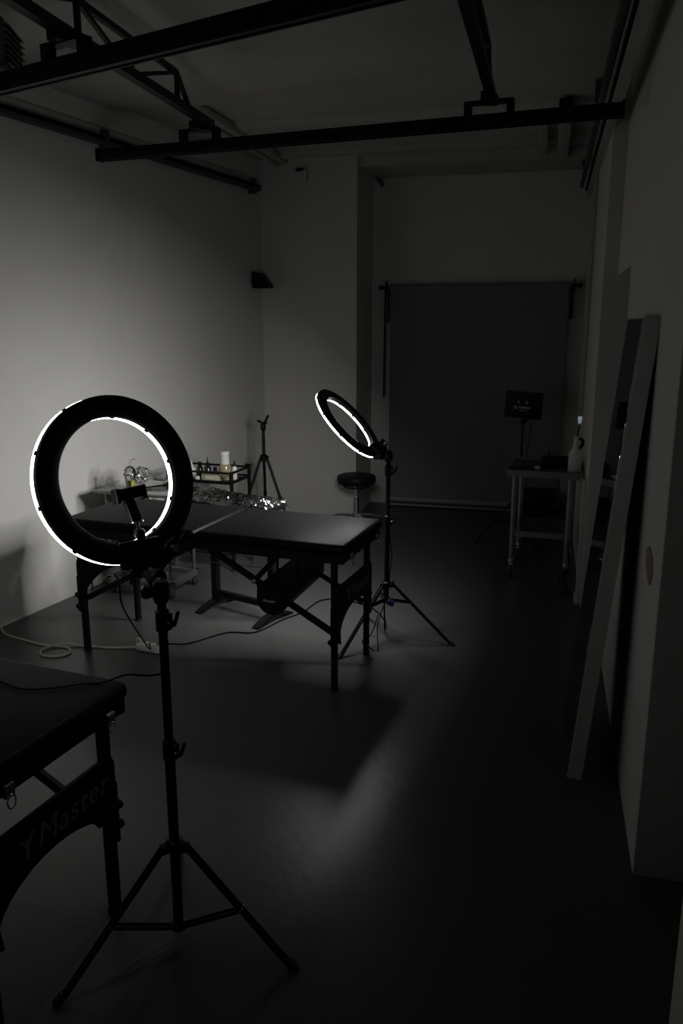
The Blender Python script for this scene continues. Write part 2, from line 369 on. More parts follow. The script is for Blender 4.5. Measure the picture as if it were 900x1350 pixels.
# ------------------------------------------------------------------ ring lights
def ring_light(label, base, C, az, tilt, feet_deg, footr, zc, zh, ztop, bfrac, phone, zmid, watts, lip):
    bx, by = base
    t = thing('ring_light', label, 'ring light', (bx, by, 0))
    W = Matrix.Translation((-bx, -by, 0))
    c = Vector(C); a = R(az); ti = R(tilt)
    n = Vector((-math.sin(a)*math.cos(ti), math.cos(a)*math.cos(ti), -math.sin(ti)))
    e = n.cross(Vector((0, 0, 1))).normalized(); u = e.cross(n)
    # local frame: x = e, y = u, z = n
    F = W @ Matrix(((e.x, u.x, n.x, c.x), (e.y, u.y, n.y, c.y), (e.z, u.z, n.z, c.z), (0, 0, 0, 1)))
    ro, ri = .230, .172
    hp = [(ri, .004), (ri+.006, 0), ((ri+ro)/2, -.003), (ro-.006, 0), (ro, .004), (ro, .024), (ri, .024)]
    h = MB().ring(hp, F).build('ring_housing', 'black_plastic', t)
    dp = [(ri+.0015, .0245), (ro-.0015, .0245), (ro+.0005, .028), (ro+.0005, lip-.004), (ro-.006, lip), (ri+.006, lip), (ri-.0005, lip-.004), (ri-.0005, .028)]
    MB().ring(dp, F).build('diffuser', 'led', h, 'glowing white LED face')
    for k in range(16):                       # the lamp's LED segments, each a small lamp facing out of the diffuser
        t_ = 2*PI*(k+.5)/16; rm = (ro+ri)/2
        ld = bpy.data.lights.new('led_segment', 'AREA'); ld.shape = 'RECTANGLE'; ld.size = .074; ld.size_y = .045
        ld.energy = watts; ld.spread = R(162); ld.color = (1, .985, .97)
        lo = bpy.data.objects.new('led_segment', ld); col.objects.link(lo); lo.parent = h
        lo.matrix_local = F @ Matrix.Translation((rm*math.cos(t_), rm*math.sin(t_), lip+.0015)) @ Matrix.Rotation(t_+PI/2, 4, 'Z') @ Matrix.Rotation(PI, 4, 'X')
    # little clips holding the diffuser
    for k in range(10):
        t_ = 2*PI*(k+.3)/10; 
        for rr in (ro+.001, ri-.001):
            MB().box((rr*math.cos(t_), rr*math.sin(t_), .026), (.003, .012, .006), rot=(0, 0, t_), T=F).build('clip', 'black_plastic', h)
    # mount on the back of the ring, lowest point
    mb = MB(); mb.box((.01, -.205, -.012), (.13, .075, .028), bev=.010, T=F); mb.box((.015, -.225, .012), (.07, .05, .05), bev=.01, T=F)
    mb.build('back_mount', 'black_plastic', t)
    mb = MB(); mb.box((.085, -.222, -.012), (.10, .045, .03), rot=(0, 0, R(32)), bev=.008, T=F); mb.box((.135, -.195, -.02), (.05, .018, .02), rot=(0, 0, R(38)), bev=.004, T=F)
    mb.build('control_box', 'black_plastic', t)
    MB().lathe([(.011, 0), (.011, .016), (.008, .018)], (.10, -.212, -.028), axis=(0, 0, -1), T=F).build('dimmer_knob', 'steel_dull', t, 'grey knob')
    ztopv = Vector((bx, by, ztop))
    bot = c-u*.235-n*.004
    jm = MB()
    jm.ball(tuple(bot-u*.012), .026, T=W); jm.lathe([(.018, 0), (.022, .012), (.022, .05), (.016, .06)], tuple(ztopv-Vector((0, 0, .005))), T=W)
    jm.tube([ztopv+Vector((0, 0, .045)), bot-u*.01], .013, T=W)
    jm.build('ball_joint', 'black_plastic', t)
    km = MB(); p = (ztopv+Vector((0, 0, .03)))
    km.lathe([(.008, 0), (.009, .02), (.018, .026), (.020, .042), (.014, .05)], tuple(p), axis=(-.8, -.3, -.1), T=W); km.build('tilt_knob', 'black_plastic', t)
    km = MB(); p = (ztopv*.4+bot*.6)
    km.lathe([(.008, 0), (.009, .018), (.024, .022), (.028, .034), (.026, .046), (.016, .052)], tuple(p), axis=(.8, -.2, .1), T=W); km.build('tilt_knob', 'black_plastic', t)
    # pole
    MB().tube([(0, 0, zh-.01), (0, 0, zmid)], .0145, 16).build('lower_pole', 'black_metal', t)
    MB().tube([(0, 0, zmid), (0, 0, ztop+.01)], .0125, 16).build('upper_pole', 'black_metal', t)
    for z in (zmid-.005, ztop-.055):
        cm = MB(); cm.lathe([(.015, -.03), (.0185, -.027), (.0185, .027), (.015, .03)], (0, 0, z)); cm.box((.019, -.004, z), (.02, .018, .044), bev=.003)
        cl = cm.build('collar', 'black_plastic', t)
        kn = MB(); kn.tube([(.022, -.005, z), (.040, -.010, z)], .005); kn.box((.046, -.012, z+.012), (.009, .012, .044), rot=(0, R(18), 0), bev=.003); kn.build('wing_knob', 'black_plastic', cl)
        MB().ball((.026, -.0155, z), .004).build('bolt', 'chrome', cl)
    cm = MB(); cm.lathe([(.0155, -.02), (.025, -.016), (.025, .012), (.0155, .018)], (0, 0, zc), seg=18)
    for d in feet_deg:
        v = Vector((math.cos(R(d)), math.sin(R(d)), 0)); cm.bar(Vector((0, 0, zc-.003))+v*.012, Vector((0, 0, zc-.003))+v*.042, .02, .024)
    cm.build('leg_collar', 'black_plastic', t)
    kn = MB(); kn.tube([(.018, -.014, zc+.005), (.036, -.026, zc+.005)], .005); kn.box((.042, -.030, zc+.016), (.009, .012, .036), rot=(0, R(15), 0), bev=.003); kn.build('wing_knob', 'black_plastic', t)
    MB().lathe([(.0155, -.016), (.021, -.012), (.021, .01), (.0155, .013)], (0, 0, zh), seg=18).build('lower_hub', 'black_plastic', t)
    for d in feet_deg:
        v = Vector((math.cos(R(d)), math.sin(R(d)), 0)); s_ = Vector((-v.y, v.x, 0))
        top = v*.038+Vector((0, 0, zc)); foot = v*footr+Vector((0, 0, .010))
        lm = MB()
        lm.bar(top, foot, .017, .003, up=(0, 0, 1))                      # U channel leg
        for q in (-1, 1): lm.bar(top+s_*q*.0075, foot+s_*q*.0075+Vector((0, 0, -.004)), .003, .012)
        lg = lm.build('leg', 'black_metal', t)
        MB().box(tuple(foot+Vector((0, 0, 0.0))+v*.004), (.034, .021, .020), rot=Euler((0, math.atan2(zc, footr), R(d)), 'XYZ').to_matrix().to_4x4(), bev=.004).build('rubber_foot', 'rubber', lg)
        mid = top.lerp(foot, bfrac)
        bm_ = MB()
        for q in (-1, 1): bm_.bar(v*.015+s_*q*.010+Vector((0, 0, zh)), mid+s_*q*.010, .003, .011)
        bm_.build('brace', 'black_metal', t)
        MB().tube([mid-s_*.014, mid+s_*.014], .0035, 8).build('rivet', 'chrome', lg)
    if phone:
        ph = MB(); ph.box((.010, -.042, -.012), (.094, .034, .03), rot=(0, 0, R(3)), bev=.007, T=F); 
        ph.box((-.030, -.045, -.008), (.012, .042, .034), bev=.004, T=F); ph.box((.050, -.043, -.008), (.012, .042, .034), bev=.004, T=F)
        ph.box((.008, -.088, -.012), (.032, .066, .02), bev=.006, T=F, rot=(0, 0, R(12))); ph.build('phone_holder', 'black_plastic', t)
        MB().lathe([(.016, 0), (.018, .004), (.012, .006)], (.016, -.122, -.012), axis=(0, 1, 0), T=F).build('holder_screw', 'chrome', t)
        ph = MB(); ph.tube([(.017, -.122, -.01), (.018, -.142, -.008)], .004, T=F); ph.ball((.020, -.152, -.006), .016, T=F); ph.tube([(.02, -.155, -.006), (.03, -.19, -.004)], .013, T=F)
        ph.build('holder_joint', 'black_plastic', t)
    return t
r1 = ring_light('nearer black ring light glowing white on a tripod stand', (-.952, 1.83), (-1.098, 1.92, 1.341), 59.0, 14.5, (-5, 235, 115), .354, .312, .046, 1.04, .53, True, .613, .11, .046)
r2 = ring_light('farther ring light tilted down over the massage table end', (-.808, 4.22), (-1.016, 4.219, 1.237), 86.7, 42.9, (0, 240, 120), .371, .33, .24, 1.03, .30, False, .70, 1.18, .036)
MB().box((.03, -.03, .235), (.04, .03, .03), rot=(.3, .4, .2), bev=.003).build('blue_tape', 'dblue', r2, 'dark blue tape')

# ------------------------------------------------------------------ massage tables
def massage_table(label, c, rz, loc_extra=0, keys=False):
    t = thing('massage_table', label, 'massage table', (c[0], c[1], 0), rz)
    HL, HW = .80, .29
    for s_ in (-1, 1):
        m = MB(); m.box((s_*HL/2, 0, .725), (HL-.006, HW*2, .055), bev=.024, seg=5)
        m.build('padded_top', 'vinyl', t)
        m = MB()
        m.box((s_*(HL/2), -HW+.025, .685), (HL-.03, .022, .055)); m.box((s_*(HL/2), HW-.025, .685), (HL-.03, .022, .055))
        m.box((s_*(HL-.03), 0, .685), (.022, HW*2-.05, .055)); m.box((s_*.015, 0, .685), (.022, HW*2-.05, .055))
        m.build('top_frame', 'black_wood', t)
        # end panel with an arch
        x = s_*.727
        prof = [(-.24, .53), (.24, .53), (.255, .50), (.255, .30), (.215, .235), (.205, .235)]
        for k in range(0, 13):
            th = R(15+150*k/12); prof.append((.215*math.cos(th)/math.cos(R(15)), .30+.125*math.sin(th)-.03))
        prof += [(-.205, .235), (-.215, .235), (-.255, .30), (-.255, .50)]
        A = Matrix(((0, 0, 1, x+s_*.017), (1, 0, 0, 0), (0, 1, 0, 0), (0, 0, 0, 1)))
        pn = MB().prism(prof, .012, A).build('end_panel', 'black_wood', t)
        # lettering on the outer face
        if s_ == 1: A2 = Matrix(((0, 0, 1, x+.0235), (1, 0, 0, .075), (0, 1, 0, .455), (0, 0, 0, 1)))
        else: A2 = Matrix(((0, 0, -1, x-.0235), (-1, 0, 0, -.035), (0, 1, 0, .462), (0, 0, 0, 1)))
        text_mesh('Master', .095, A2, shear=.2).build('lettering', 'print_grey', pn)
        e_ = MB()                                                # emblem: a figure with raised arms
        L_ = A2 @ Matrix.Translation((-.178, 0, 0)) @ Matrix.Scale(.78, 4)
        def quad(pts): e_.prism(pts, .0012, L_)
        quad([(-.006, -.045), (.004, -.045), (.010, .005), (-.008, .010)])
        quad([(-.010, .006), (.008, .004), (-.030, .042), (-.034, .038)])
        quad([(-.004, .008), (.012, .002), (.036, .045), (.030, .047)])
        quad([(-.004, .022), (.004, .022), (.004, .032), (-.004, .032)])
        e_.build('emblem', 'print_grey', pn)
        for k in (-1, 1):
            y = k*.24
            m = MB(); m.box((x, y, .50), (.026, .034, .36), bev=.003, smooth=False)
            m.box((x-s_*.0, y+k*.0, .175), (.026, .034, .35), bev=.003, smooth=False)
            m.box((x+s_*.004, y+k*.022, .33), (.03, .012, .20), bev=.003, smooth=False)
            lg = m.build('leg', 'black_wood', t)
            MB().box((x, y, .006), (.03, .038, .012), bev=.002).build('rubber_foot', 'rubber', lg)
            for z in (.27, .335):
                MB().lathe([(.006, 0), (.006, .014), (.014, .018), (.015, .030), (.009, .036)], (x, y+k*.024, z), axis=(0, k, 0)).build('knob', 'black_plastic', lg)
            # folding braces
            MB().bar((s_*.045, k*.225, .655), (x-s_*.015, k*.232, .30), .016, .03).build('brace', 'black_wood', t)
            MB().bar((s_*.30, k*.215, .515), (s_*.44, k*.215, .665), .012, .026).build('brace', 'black_wood', t)
            MB().lathe([(.012, 0), (.012, .006), (.006, .010)], (s_*.30, k*.235, .512), axis=(0, k, 0)).build('hinge_bolt', 'steel_dull', t)
    # support cables
    MB().tube([(-.55, -.2, .45), (-.1, -.05, .52), (.35, .2, .44)], .0016, 6).build('support_cable', 'steel_dull', t)
    # headrest sockets with ring pulls at the ends
    for s_ in (-1, 1):
        for k in (-1, 1):
            m = MB(); m.box((s_*.80, k*.19, .68), (.012, .03, .034), bev=.002); lk = m.build('latch', 'steel_dull', t)
            pts = [(s_*.806+.0, k*.19+.013*math.cos(q), .652+.018*math.sin(q)) for q in [2*PI*i/14 for i in range(15)]]
            MB().tube(pts, .0022, 6, caps=False).build('latch_ring', 'chrome', lk)
    return t
massage_table('black folding massage table in the middle of the room', (-1.62, 3.83), R(-6.3))
massage_table('black massage table cut off at the lower left, lettered end panel', (-1.943, 1.742), R(-7.5))

# bolster carried under the middle table
t = thing('bolster', 'long black rounded bolster slung beneath the middle massage table', 'bolster', (-1.21, 3.44, .40), R(-3))
prof = [(-.072, .135), (.075, .14)]+[(.075*math.cos(R(a_)), .07+.075*math.sin(R(a_))) for a_ in range(0, -181, -15)]
m = MB(); m.prism(prof, .56, Matrix.Translation((0, .28, 0)) @ Matrix.Rotation(R(90), 4, 'X')); m.build('cushion', 'vinyl_dull', t)
m = MB()
pp = [Vector((x, -.002, z)) for x, z in prof]; pp.append(pp[0]); m.tube(pp, .004, 6, caps=False)
m.build('piping', 'vinyl', t)
MB().box((-.012, -.003, .062), (.062, .004, .022), bev=.001, rot=(0, R(-3), 0)).build('label_patch', 'vinyl', t, 'small black patch with pale lettering')
text_mesh('Master', .021, Matrix.Translation((-.012, -.006, .062)) @ Matrix.Rotation(R(90), 4, 'X')).build('lettering', 'print_white', t)
for x in (-.05, .05): MB().bar((x, .2, .14), (x, .2, .26), .025, .003, up=(1, 0, 0)).build('strap', 'black_plastic', t)

# ------------------------------------------------------------------ wrapped work table behind
t = thing('work_table', 'small black T-leg table wrapped in clear film behind the massage table', 'table', (-1.74, 4.42, 0), R(-20))
MB().box((-.035, 0, .705), (.60, .22, .05), bev=.018, seg=4).build('table_top', 'vinyl_dull', t)
for s_ in (-1, 1):
    m = MB(); m.box((s_*.23, 0, .36), (.04, .04, .66)); m.build('leg', 'black_metal', t)
    m = MB()
    n_ = 10; pr = []
    for k in range(n_+1):
        y = -.17+.34*k/n_; pr.append((y, .055-.045*abs(y/.17)**1.6))
    pr += [(y, z-.022) for y, z in reversed(pr)]
    m.prism(pr, .045, Matrix(((0, 0, 1, s_*.23), (1, 0, 0, 0), (0, 1, 0, 0), (0, 0, 0, 1)))); 
    ft = m.build('skid_foot', 'black_metal', t)
    for k in (-1, 1): MB().box((s_*.23, k*.158, .004), (.04, .02, .008)).build('glide', 'rubber', ft)
MB().box((0, 0, .095), (.46, .03, .035)).build('crossbar', 'black_metal', t)
# crumpled film over its top
def crumple(x0, x1, y0, y1, z, nx, ny, amp, sc_, drop, seed, round_=None):
    vs = []; fs = []
    for i in range(nx+1):
        for j in range(ny+1):
            a_ = i/nx; b_ = j/ny; x = x0+(x1-x0)*a_; y = y0+(y1-y0)*b_
            h = noise.noise(Vector((x*sc_+seed, y*sc_*1.7, seed*.7)))*amp + abs(noise.noise(Vector((x*sc_*3, y*sc_*3.3, seed))))*amp*.8
            e_ = max(0, abs(2*b_-1)-.82)/.18; e2 = max(0, abs(2*a_-1)-.93)/.07
            zz = z+abs(h) - drop*e_ - drop*.6*e2
            vs.append((x+random.uniform(-1, 1)*.003, y+random.uniform(-1, 1)*.003, zz+random.uniform(0, 1)*amp*.35))
    for i in range(nx):
        for j in range(ny):
            k = i*(ny+1)+j; fs.append([k, k+1, k+ny+2, k+ny+1])
    return MB().add(vs, fs, False)
fm = crumple(-.35, .27, -.12, .12, .732, 70, 28, .012, 12, .035, 2.3)
fm.build('plastic_wrap', M['film'], t, 'shiny crumpled clear plastic film')
fm = crumple(.10, .285, -.115, .09, .733, 28, 28, .022, 24, .02, 7.1)
o = fm.build('plastic_wrap', M['film'], t, 'bunched shiny end of the film')

# ------------------------------------------------------------------ trolleys
def caster(parent, x, y, T=None, h=.075):
    m = MB(); m.lathe([(.006, h-.012), (.010, h-.008), (.014, h)], (x, y, 0), seg=12)
    m.box((x-.011, y, h*.62), (.003, .026, h*.55)); m.box((x+.011, y, h*.62), (.003, .026, h*.55)); m.box((x, y, h*.87), (.026, .028, .004))
    c = m.build('caster', 'chrome', parent)
    MB().lathe([(.008, -.009), (h*.42-.004, -.009), (h*.42, -.005), (h*.42, .005), (h*.42-.004, .009), (.008, .009)], (x, y+.004, h*.42), axis=(1, 0, 0), seg=20).build('wheel', 'rubber', c)

t = thing('glass_trolley', 'steel trolley with a glass top near the left wall', 'trolley', (-2.50, 4.72, 0), R(-4))
m = MB()
for sx in (-1, 1):
    for sy in (-1, 1): m.tube([(sx*.22, sy*.16, .09), (sx*.22, sy*.16, .69)], .011, 12)
m.build('frame', 'steel_dull', t)
m = MB(); 
for sy in (-1, 1): m.box((0, sy*.17, .095), (.50, .04, .035), bev=.004, smooth=False)
for sx in (-1, 1): m.box((sx*.23, 0, .095), (.04, .38, .035), bev=.004, smooth=False)
m.build('base_frame', 'steel_dull', t)
MB().box((0, 0, .698), (.58, .42, .008), bev=.003).build('glass_top', M['glass'], t, 'clear glass')
m = MB()
for sy in (-1, 1): m.box((0, sy*.19, .688), (.56, .02, .012))
m.build('top_rail', 'steel_dull', t)
MB().box((0, 0, .40), (.44, .32, .006), bev=.002).build('shelf', 'steel_dull', t)
for sx in (-1, 1):
    for sy in (-1, 1): caster(t, sx*.22, sy*.16, h=.078)
# wheel-like handle under the top
m = MB(); pts = [(.10+.045*math.cos(2*PI*i/20), -.18, .60+.045*math.sin(2*PI*i/20)) for i in range(21)]; m.tube(pts, .005, 8, caps=False)
m.tube([(.10, -.18, .56), (.10, -.18, .69)], .006)
m.build('hand_wheel', 'dark_pipe', t)

# cup with drink
t = thing('drink_cup', 'clear domed cup with pale green drink and a bent straw', 'cup', (-2.60, 4.66, .703))
MB().lathe([(.026, 0), (.036, .085)], seg=28).build('cup_body', M['cup'], t)
MB().lathe([(.0, .002), (.0245, .002), (.030, .052), (.0, .052)], seg=28).build('drink', 'drink', t, 'pale green drink')
m = MB(); m.lathe([(.040, .085), (.042, .09), (.040, .095), (.036, .118), (.024, .138), (.009, .146)], seg=28); m.build('dome_lid', M['cup'], t)
MB().tube(smooth_path([(.0, 0, .01), (.002, 0, .14), (.008, 0, .175), (.02, -.002, .188), (.05, -.006, .196)]), .0032, 8).build('straw', 'grime_white', t, 'thin bent straw')
fm = MB(); b_ = bmesh.new(); bmesh.ops.create_icosphere(b_, subdivisions=4, radius=.064)
for v in b_.verts:
    v.co *= 1+.30*noise.noise(v.co*38)+.12*noise.noise(v.co*90); v.co.z *= .85
    v.co += Vector((0.016, .118, .062))
fm.bm(b_); o = fm.build('plastic_bag', M['film']); o.location = (-2.60, 4.66, .703); tag(o, 'crumpled clear plastic bag behind the drink cup', 'bag')
# tattoo machine arm etc.
o = MB().tube([(-.13, -.08, .012), (-.02, -.02, .02), (.10, .04, .032), (.145, .06, .05)], .0, rs=[.003, .004, .009, .014], seg=10).build('marker_pen', 'black_plastic'); o.location = (-2.43, 4.64, .703); tag(o, 'thin black stick-like tool lying across the glass trolley', 'tool')
t = thing('hand_tool', 'black handled tool with blue grip on the glass trolley', 'tool', (-2.335, 4.80, .703), R(25))
m = MB(); m.tube([(-.07, 0, .016), (.0, 0, .02)], .013); m.ball((.0, 0, .03), .018, (1, .8, .8)); m.build('handle', 'black_plastic', t)
MB().tube([(-.0, 0, .02), (.06, 0, .02)], .017, 14).build('grip', 'blue', t, 'bright blue grip')
o = MB().tube([(-.02, 0, .012), (.03, .01, .012)], .012, 12).build('rubber_grip', 'blue'); o.location = (-2.235, 4.70, .703); tag(o, 'small blue piece at the right edge of glass trolley', 'grip')
o = MB().box((0, 0, .012), (.13, .08, .022), bev=.003).build('card_box', 'cream'); o.location = (-2.38, 4.855, .703); tag(o, 'flat cream box on the back corner of glass trolley', 'box')

t = thing('shelf_trolley', 'black metal shelf trolley crowded with bottles by the wall', 'trolley', (-2.36, 5.38, 0), R(-4))
TW, TD = .25, .15
m = MB()
for sx in (-1, 1):
    for sy in (-1, 1):
        MB().box((sx*TW, sy*TD, .395), (.022, .022, .67), bev=.002, smooth=False).build('post', 'black_metal', t)
for z in (.72, .655):
    for sy in (-1, 1): MB().box((0, sy*TD, z), (TW*2, .012, .014)).build('guard_rail', 'black_metal', t)
    for sx in (-1, 1): MB().box((sx*TW, 0, z), (.012, TD*2, .014)).build('guard_rail', 'black_metal', t)
for z in (.64, .44, .12): MB().box((0, 0, z), (TW*2-.02, TD*2-.02, .010)).build('shelf', 'black_metal', t)
MB().box((TW-.005, TD, .735), (.04, .03, .014), bev=.003).build('post_cap', 'black_plastic', t)
for sx in (-1, 1):
    for sy in (-1, 1): caster(t, sx*TW, sy*TD, h=.065)
ST = Matrix.Translation((-2.36, 5.38, 0)) @ Matrix.Rotation(R(-4), 4, 'Z')
def put(o, x, y, z):
    o.location = ST @ Vector((x, y, z)); o.rotation_euler = (0, 0, R(-4)); return o
Z1 = .646
def bottle(name, label, prof, m1, cap, m2, x, y, z=Z1, rz=0):
    t = thing(name, label, 'bottle'); put(t, x, y, z)
    MB().lathe(prof, seg=24).build('body', m1, t); MB().lathe(cap, seg=20).build('cap', m2, t)
    return t
bottle('dropper_bottle', 'white squeeze bottle with pointed nozzle on the black trolley', [(.028, 0), (.031, .006), (.031, .062), (.022, .080), (.012, .085)], 'white_plastic', [(.012, .085), (.012, .098), (.007, .100), (.002, .132)], 'white_plastic', -.13, -.02)
bottle('ink_bottle', 'short dark bottle between the white nozzle bottle and pump', [(.020, 0), (.022, .006), (.022, .078), (.013, .088)], 'dark_ink', [(.013, .088), (.015, .092), (.015, .114), (.010, .118)], 'black_plastic', -.075, .0)
bottle('ink_bottle', 'black bottle with tall pointed nozzle beside the big olive jar', [(.022, 0), (.026, .006), (.026, .088), (.014, .102)], 'dark_ink', [(.014, .102), (.015, .118), (.006, .124), (.002, .166)], 'black_plastic', .01, -.04)
bottle('ink_bottle', 'small dark violet bottle in front of the big olive jar', [(.018, 0), (.02, .004), (.02, .055), (.012, .064)], 'dblue', [(.012, .064), (.013, .066), (.013, .086), (.010, .088)], 'black_plastic', .055, -.01)
t = bottle('soap_bottle', 'large olive bottle under a stacked white cup, tallest on trolley', [(.040, 0), (.044, .006), (.044, .100), (.036, .112)], 'olive', [(.030, .112), (.034, .114), (.033, .160), (.034, .164), (.030, .166), (.030, .176), (.034, .180), (.034, .205), (.030, .208)], 'white_plastic', .135, -.01)
bottle('spray_bottle', 'slim white bottle with small dark tip at trolley right', [(.016, 0), (.018, .004), (.018, .085), (.010, .100)], 'white_plastic', [(.008, .100), (.008, .125), (.004, .127), (.004, .137)], 'black_plastic', .205, .0)
t = thing('tissue_box', 'pale green labelled box at the front of the black trolley', 'box'); put(t, .07, -.10, Z1)
MB().box((0, 0, .032), (.13, .06, .062), bev=.003).build('carton', 'green_label', t); MB().box((0, -.031, .034), (.07, .002, .026)).build('label_panel', 'cream', t)
t = thing('small_jar', 'tiny white pot next to the pale green box', 'jar'); put(t, -.035, -.115, Z1)
MB().lathe([(.017, 0), (.018, .02)], seg=18).build('pot', 'white_plastic', t); MB().lathe([(.019, .02), (.019, .032), (.016, .034)], seg=18).build('lid', 'white_plastic', t)
fm = MB(); b_ = bmesh.new(); bmesh.ops.create_icosphere(b_, subdivisions=4, radius=.034)
for v in b_.verts:
    v.co *= 1+.35*noise.noise(v.co*40)+.15*noise.noise(v.co*95); v.co.z = v.co.z*.8+.028
fm.bm(b_); o = put(fm.build('foil_ball', 'steel'), -.185, -.098, Z1+.002); tag(o, 'crumpled shiny foil at the left of the black trolley', 'foil')
t = thing('card_box', 'reddish brown box on the middle shelf of the black trolley', 'box'); put(t, .15, -.03, .446)
MB().box((0, 0, .04), (.17, .12, .075), bev=.003).build('carton', 'brown', t)
t = thing('plastic_tub', 'deep blue tub on the middle shelf of the black trolley', 'tub'); put(t, .15, -.03, .525)
MB().lathe([(.034, 0), (.038, .035)], seg=22).build('tub_body', 'dblue', t); MB().lathe([(.040, .035), (.040, .045), (.036, .047)], seg=22).build('lid', 'white_plastic', t)
t = thing('paper_stack', 'pale folded towels on the middle shelf of black trolley', 'towels'); put(t, -.08, -.05, .446)
for k in range(4): MB().box((.002*k, 0, .012+.022*k), (.16, .12, .020), bev=.008, seg=3).build('fold', 'grime_white', t)

# ------------------------------------------------------------------ tripod in the corner
t = thing('camera_tripod', 'black tripod with an empty phone clamp by the corner', 'tripod', (-2.265, 6.3, 0))
MB().tube([(0, 0, .56), (0, 0, .90)], .013, 12).build('centre_column', 'black_metal', t)
MB().lathe([(.02, -.03), (.034, -.02), (.034, .015), (.018, .03)], (0, 0, .655), seg=16).build('collar', 'black_plastic', t)
for d in (-12, 108, 222):
    v = Vector((math.cos(R(d)), math.sin(R(d)), 0)); a_ = v*.03+Vector((0, 0, .65)); f_ = v*.27+Vector((0, 0, .012)); mdl = a_.lerp(f_, .52)
    lg = MB().tube([a_, mdl], .012, 10).tube([mdl, f_], .008, 10).build('leg', 'black_metal', t)
    MB().tube([mdl-(f_-a_).normalized()*.02, mdl+(f_-a_).normalized()*.02], .0155, 10).build('leg_lock', 'black_plastic', lg); MB().ball(tuple(f_), .013).build('rubber_foot', 'rubber', lg)
m = MB(); m.lathe([(.014, 0), (.022, .01), (.022, .04), (.015, .05)], (0, 0, .885), seg=14); m.ball((0, 0, .93), .02); m.build('ball_head', 'black_plastic', t)
m = MB(); m.box((.028, 0, .975), (.018, .02, .085), rot=(0, R(28), 0), bev=.004); m.box((-.026, 0, .955), (.05, .022, .018), rot=(0, R(25), 0), bev=.004); m.box((.01, 0, .945), (.05, .02, .02), bev=.004); m.build('phone_clamp', 'black_plastic', t)
m = MB().lathe([(.005, 0), (.006, .03), (.012, .034), (.012, .046)], (0, 0, .66), axis=(1, -.4, .1), seg=12).build('crank_knob', 'black_plastic', t)

# ------------------------------------------------------------------ stool
t = thing('round_stool', 'round black swivel stool on a chrome star base', 'stool', (-1.58, 6.78, 0), R(20))
MB().lathe([(.0, .375), (.15, .375), (.166, .382), (.172, .40), (.172, .43), (.164, .447), (.14, .454), (.0, .456)], seg=40).build('seat', 'vinyl_dull', t)
pts = [(.110*math.cos(2*PI*i/28), .110*math.sin(2*PI*i/28), .352) for i in range(29)]
m = MB().tube(pts, .007, 8, caps=False); 
for k in range(4): m.bar((0, 0, .365), (.11*math.cos(k*PI/2), .11*math.sin(k*PI/2), .354), .016, .006)
m.build('height_ring', 'black_metal', t)
MB().tube([(0, 0, .10), (0, 0, .26)], .024, 18).build('gas_lift', 'chrome', t); MB().tube([(0, 0, .26), (0, 0, .38)], .014, 16).build('piston', 'chrome', t)
MB().lathe([(.03, .07), (.036, .08), (.03, .115), (.02, .12)], seg=20).build('base_hub', 'chrome', t)
for k in range(5):
    d = 2*PI*k/5; v = Vector((math.cos(d), math.sin(d), 0))
    lg = MB().tube([v*.02+Vector((0, 0, .098)), v*.14+Vector((0, 0, .088)), v*.235+Vector((0, 0, .066))], .012, 10, rs=[.017, .013, .010]).build('star_arm', 'chrome', t)
    m = MB(); m.lathe([(.006, -.011), (.024, -.011), (.027, -.006), (.027, .006), (.024, .011), (.006, .011)], tuple(v*.235+Vector((0, 0, .028))), axis=(-v.y, v.x, 0), seg=18); m.build('caster', 'rubber', lg)

# ------------------------------------------------------------------ backdrop
t = thing('photo_backdrop', 'dark grey roll-down photo backdrop on the back wall', 'backdrop', (-.66, 7.68, 0))
BX0, BX1 = -.80, .80
m = MB(); nz = 30; vs = []; fs = []
for j in range(nz+1):
    z = .075+(2.08-.075)*j/nz
    for i in range(25):
        x = BX0+(BX1-BX0)*i/24; yy = -.045+.004*math.sin(x*7+z)+.003*math.sin(z*3)
        vs.append((x, yy, z))
n0 = len(vs); vs += [(x, y+.003, z) for x, y, z in vs]
for j in range(nz):
    for i in range(24):
        k = j*25+i; fs.append([k, k+1, k+26, k+25]); fs.append([n0+k, n0+k+25, n0+k+26, n0+k+1])
m.add(vs, fs, True); m.build('backdrop_sheet', 'grey_fabric', t)
MB().tube([(BX0-.01, -.025, 2.075), (BX1+.01, -.025, 2.075)], .026, 20).build('roller', 'grey_fabric', t)
MB().tube([(BX0-.02, -.045, .07), (BX1+.10, -.045, .07)], .030, 20).build('bottom_tube', 'rail_grey', t)
MB().box((0, -.05, .022), (BX1*2, .06, .02)).build('weight_bar', 'rail_grey', t)
for x in (BX0-.045, BX1+.045):
    m = MB(); m.box((x, .02, 2.06), (.02, .09, .05)); m.box((x, -.02, 2.085), (.012, .06, .10)); m.tube([(x-.05, -.025, 2.075), (x+.05, -.025, 2.075)], .012, 12); m.ball((x+(.05 if x > 0 else -.05), -.025, 2.075), .022)
    m.build('bracket', 'black_metal', t)
MB().tube([(BX0-.05, -.04, 2.06), (BX0-.055, -.04, 1.06)], .009, 10).build('pull_chain', 'black_metal', t)
MB().box((BX0-.02, -.04, 1.90), (.016, .012, .30)).build('hook_bar', 'black_metal', t)
MB().box((BX1+.03, -.04, 1.93), (.03, .012, .28)).build('hook_bar', 'black_metal', t)

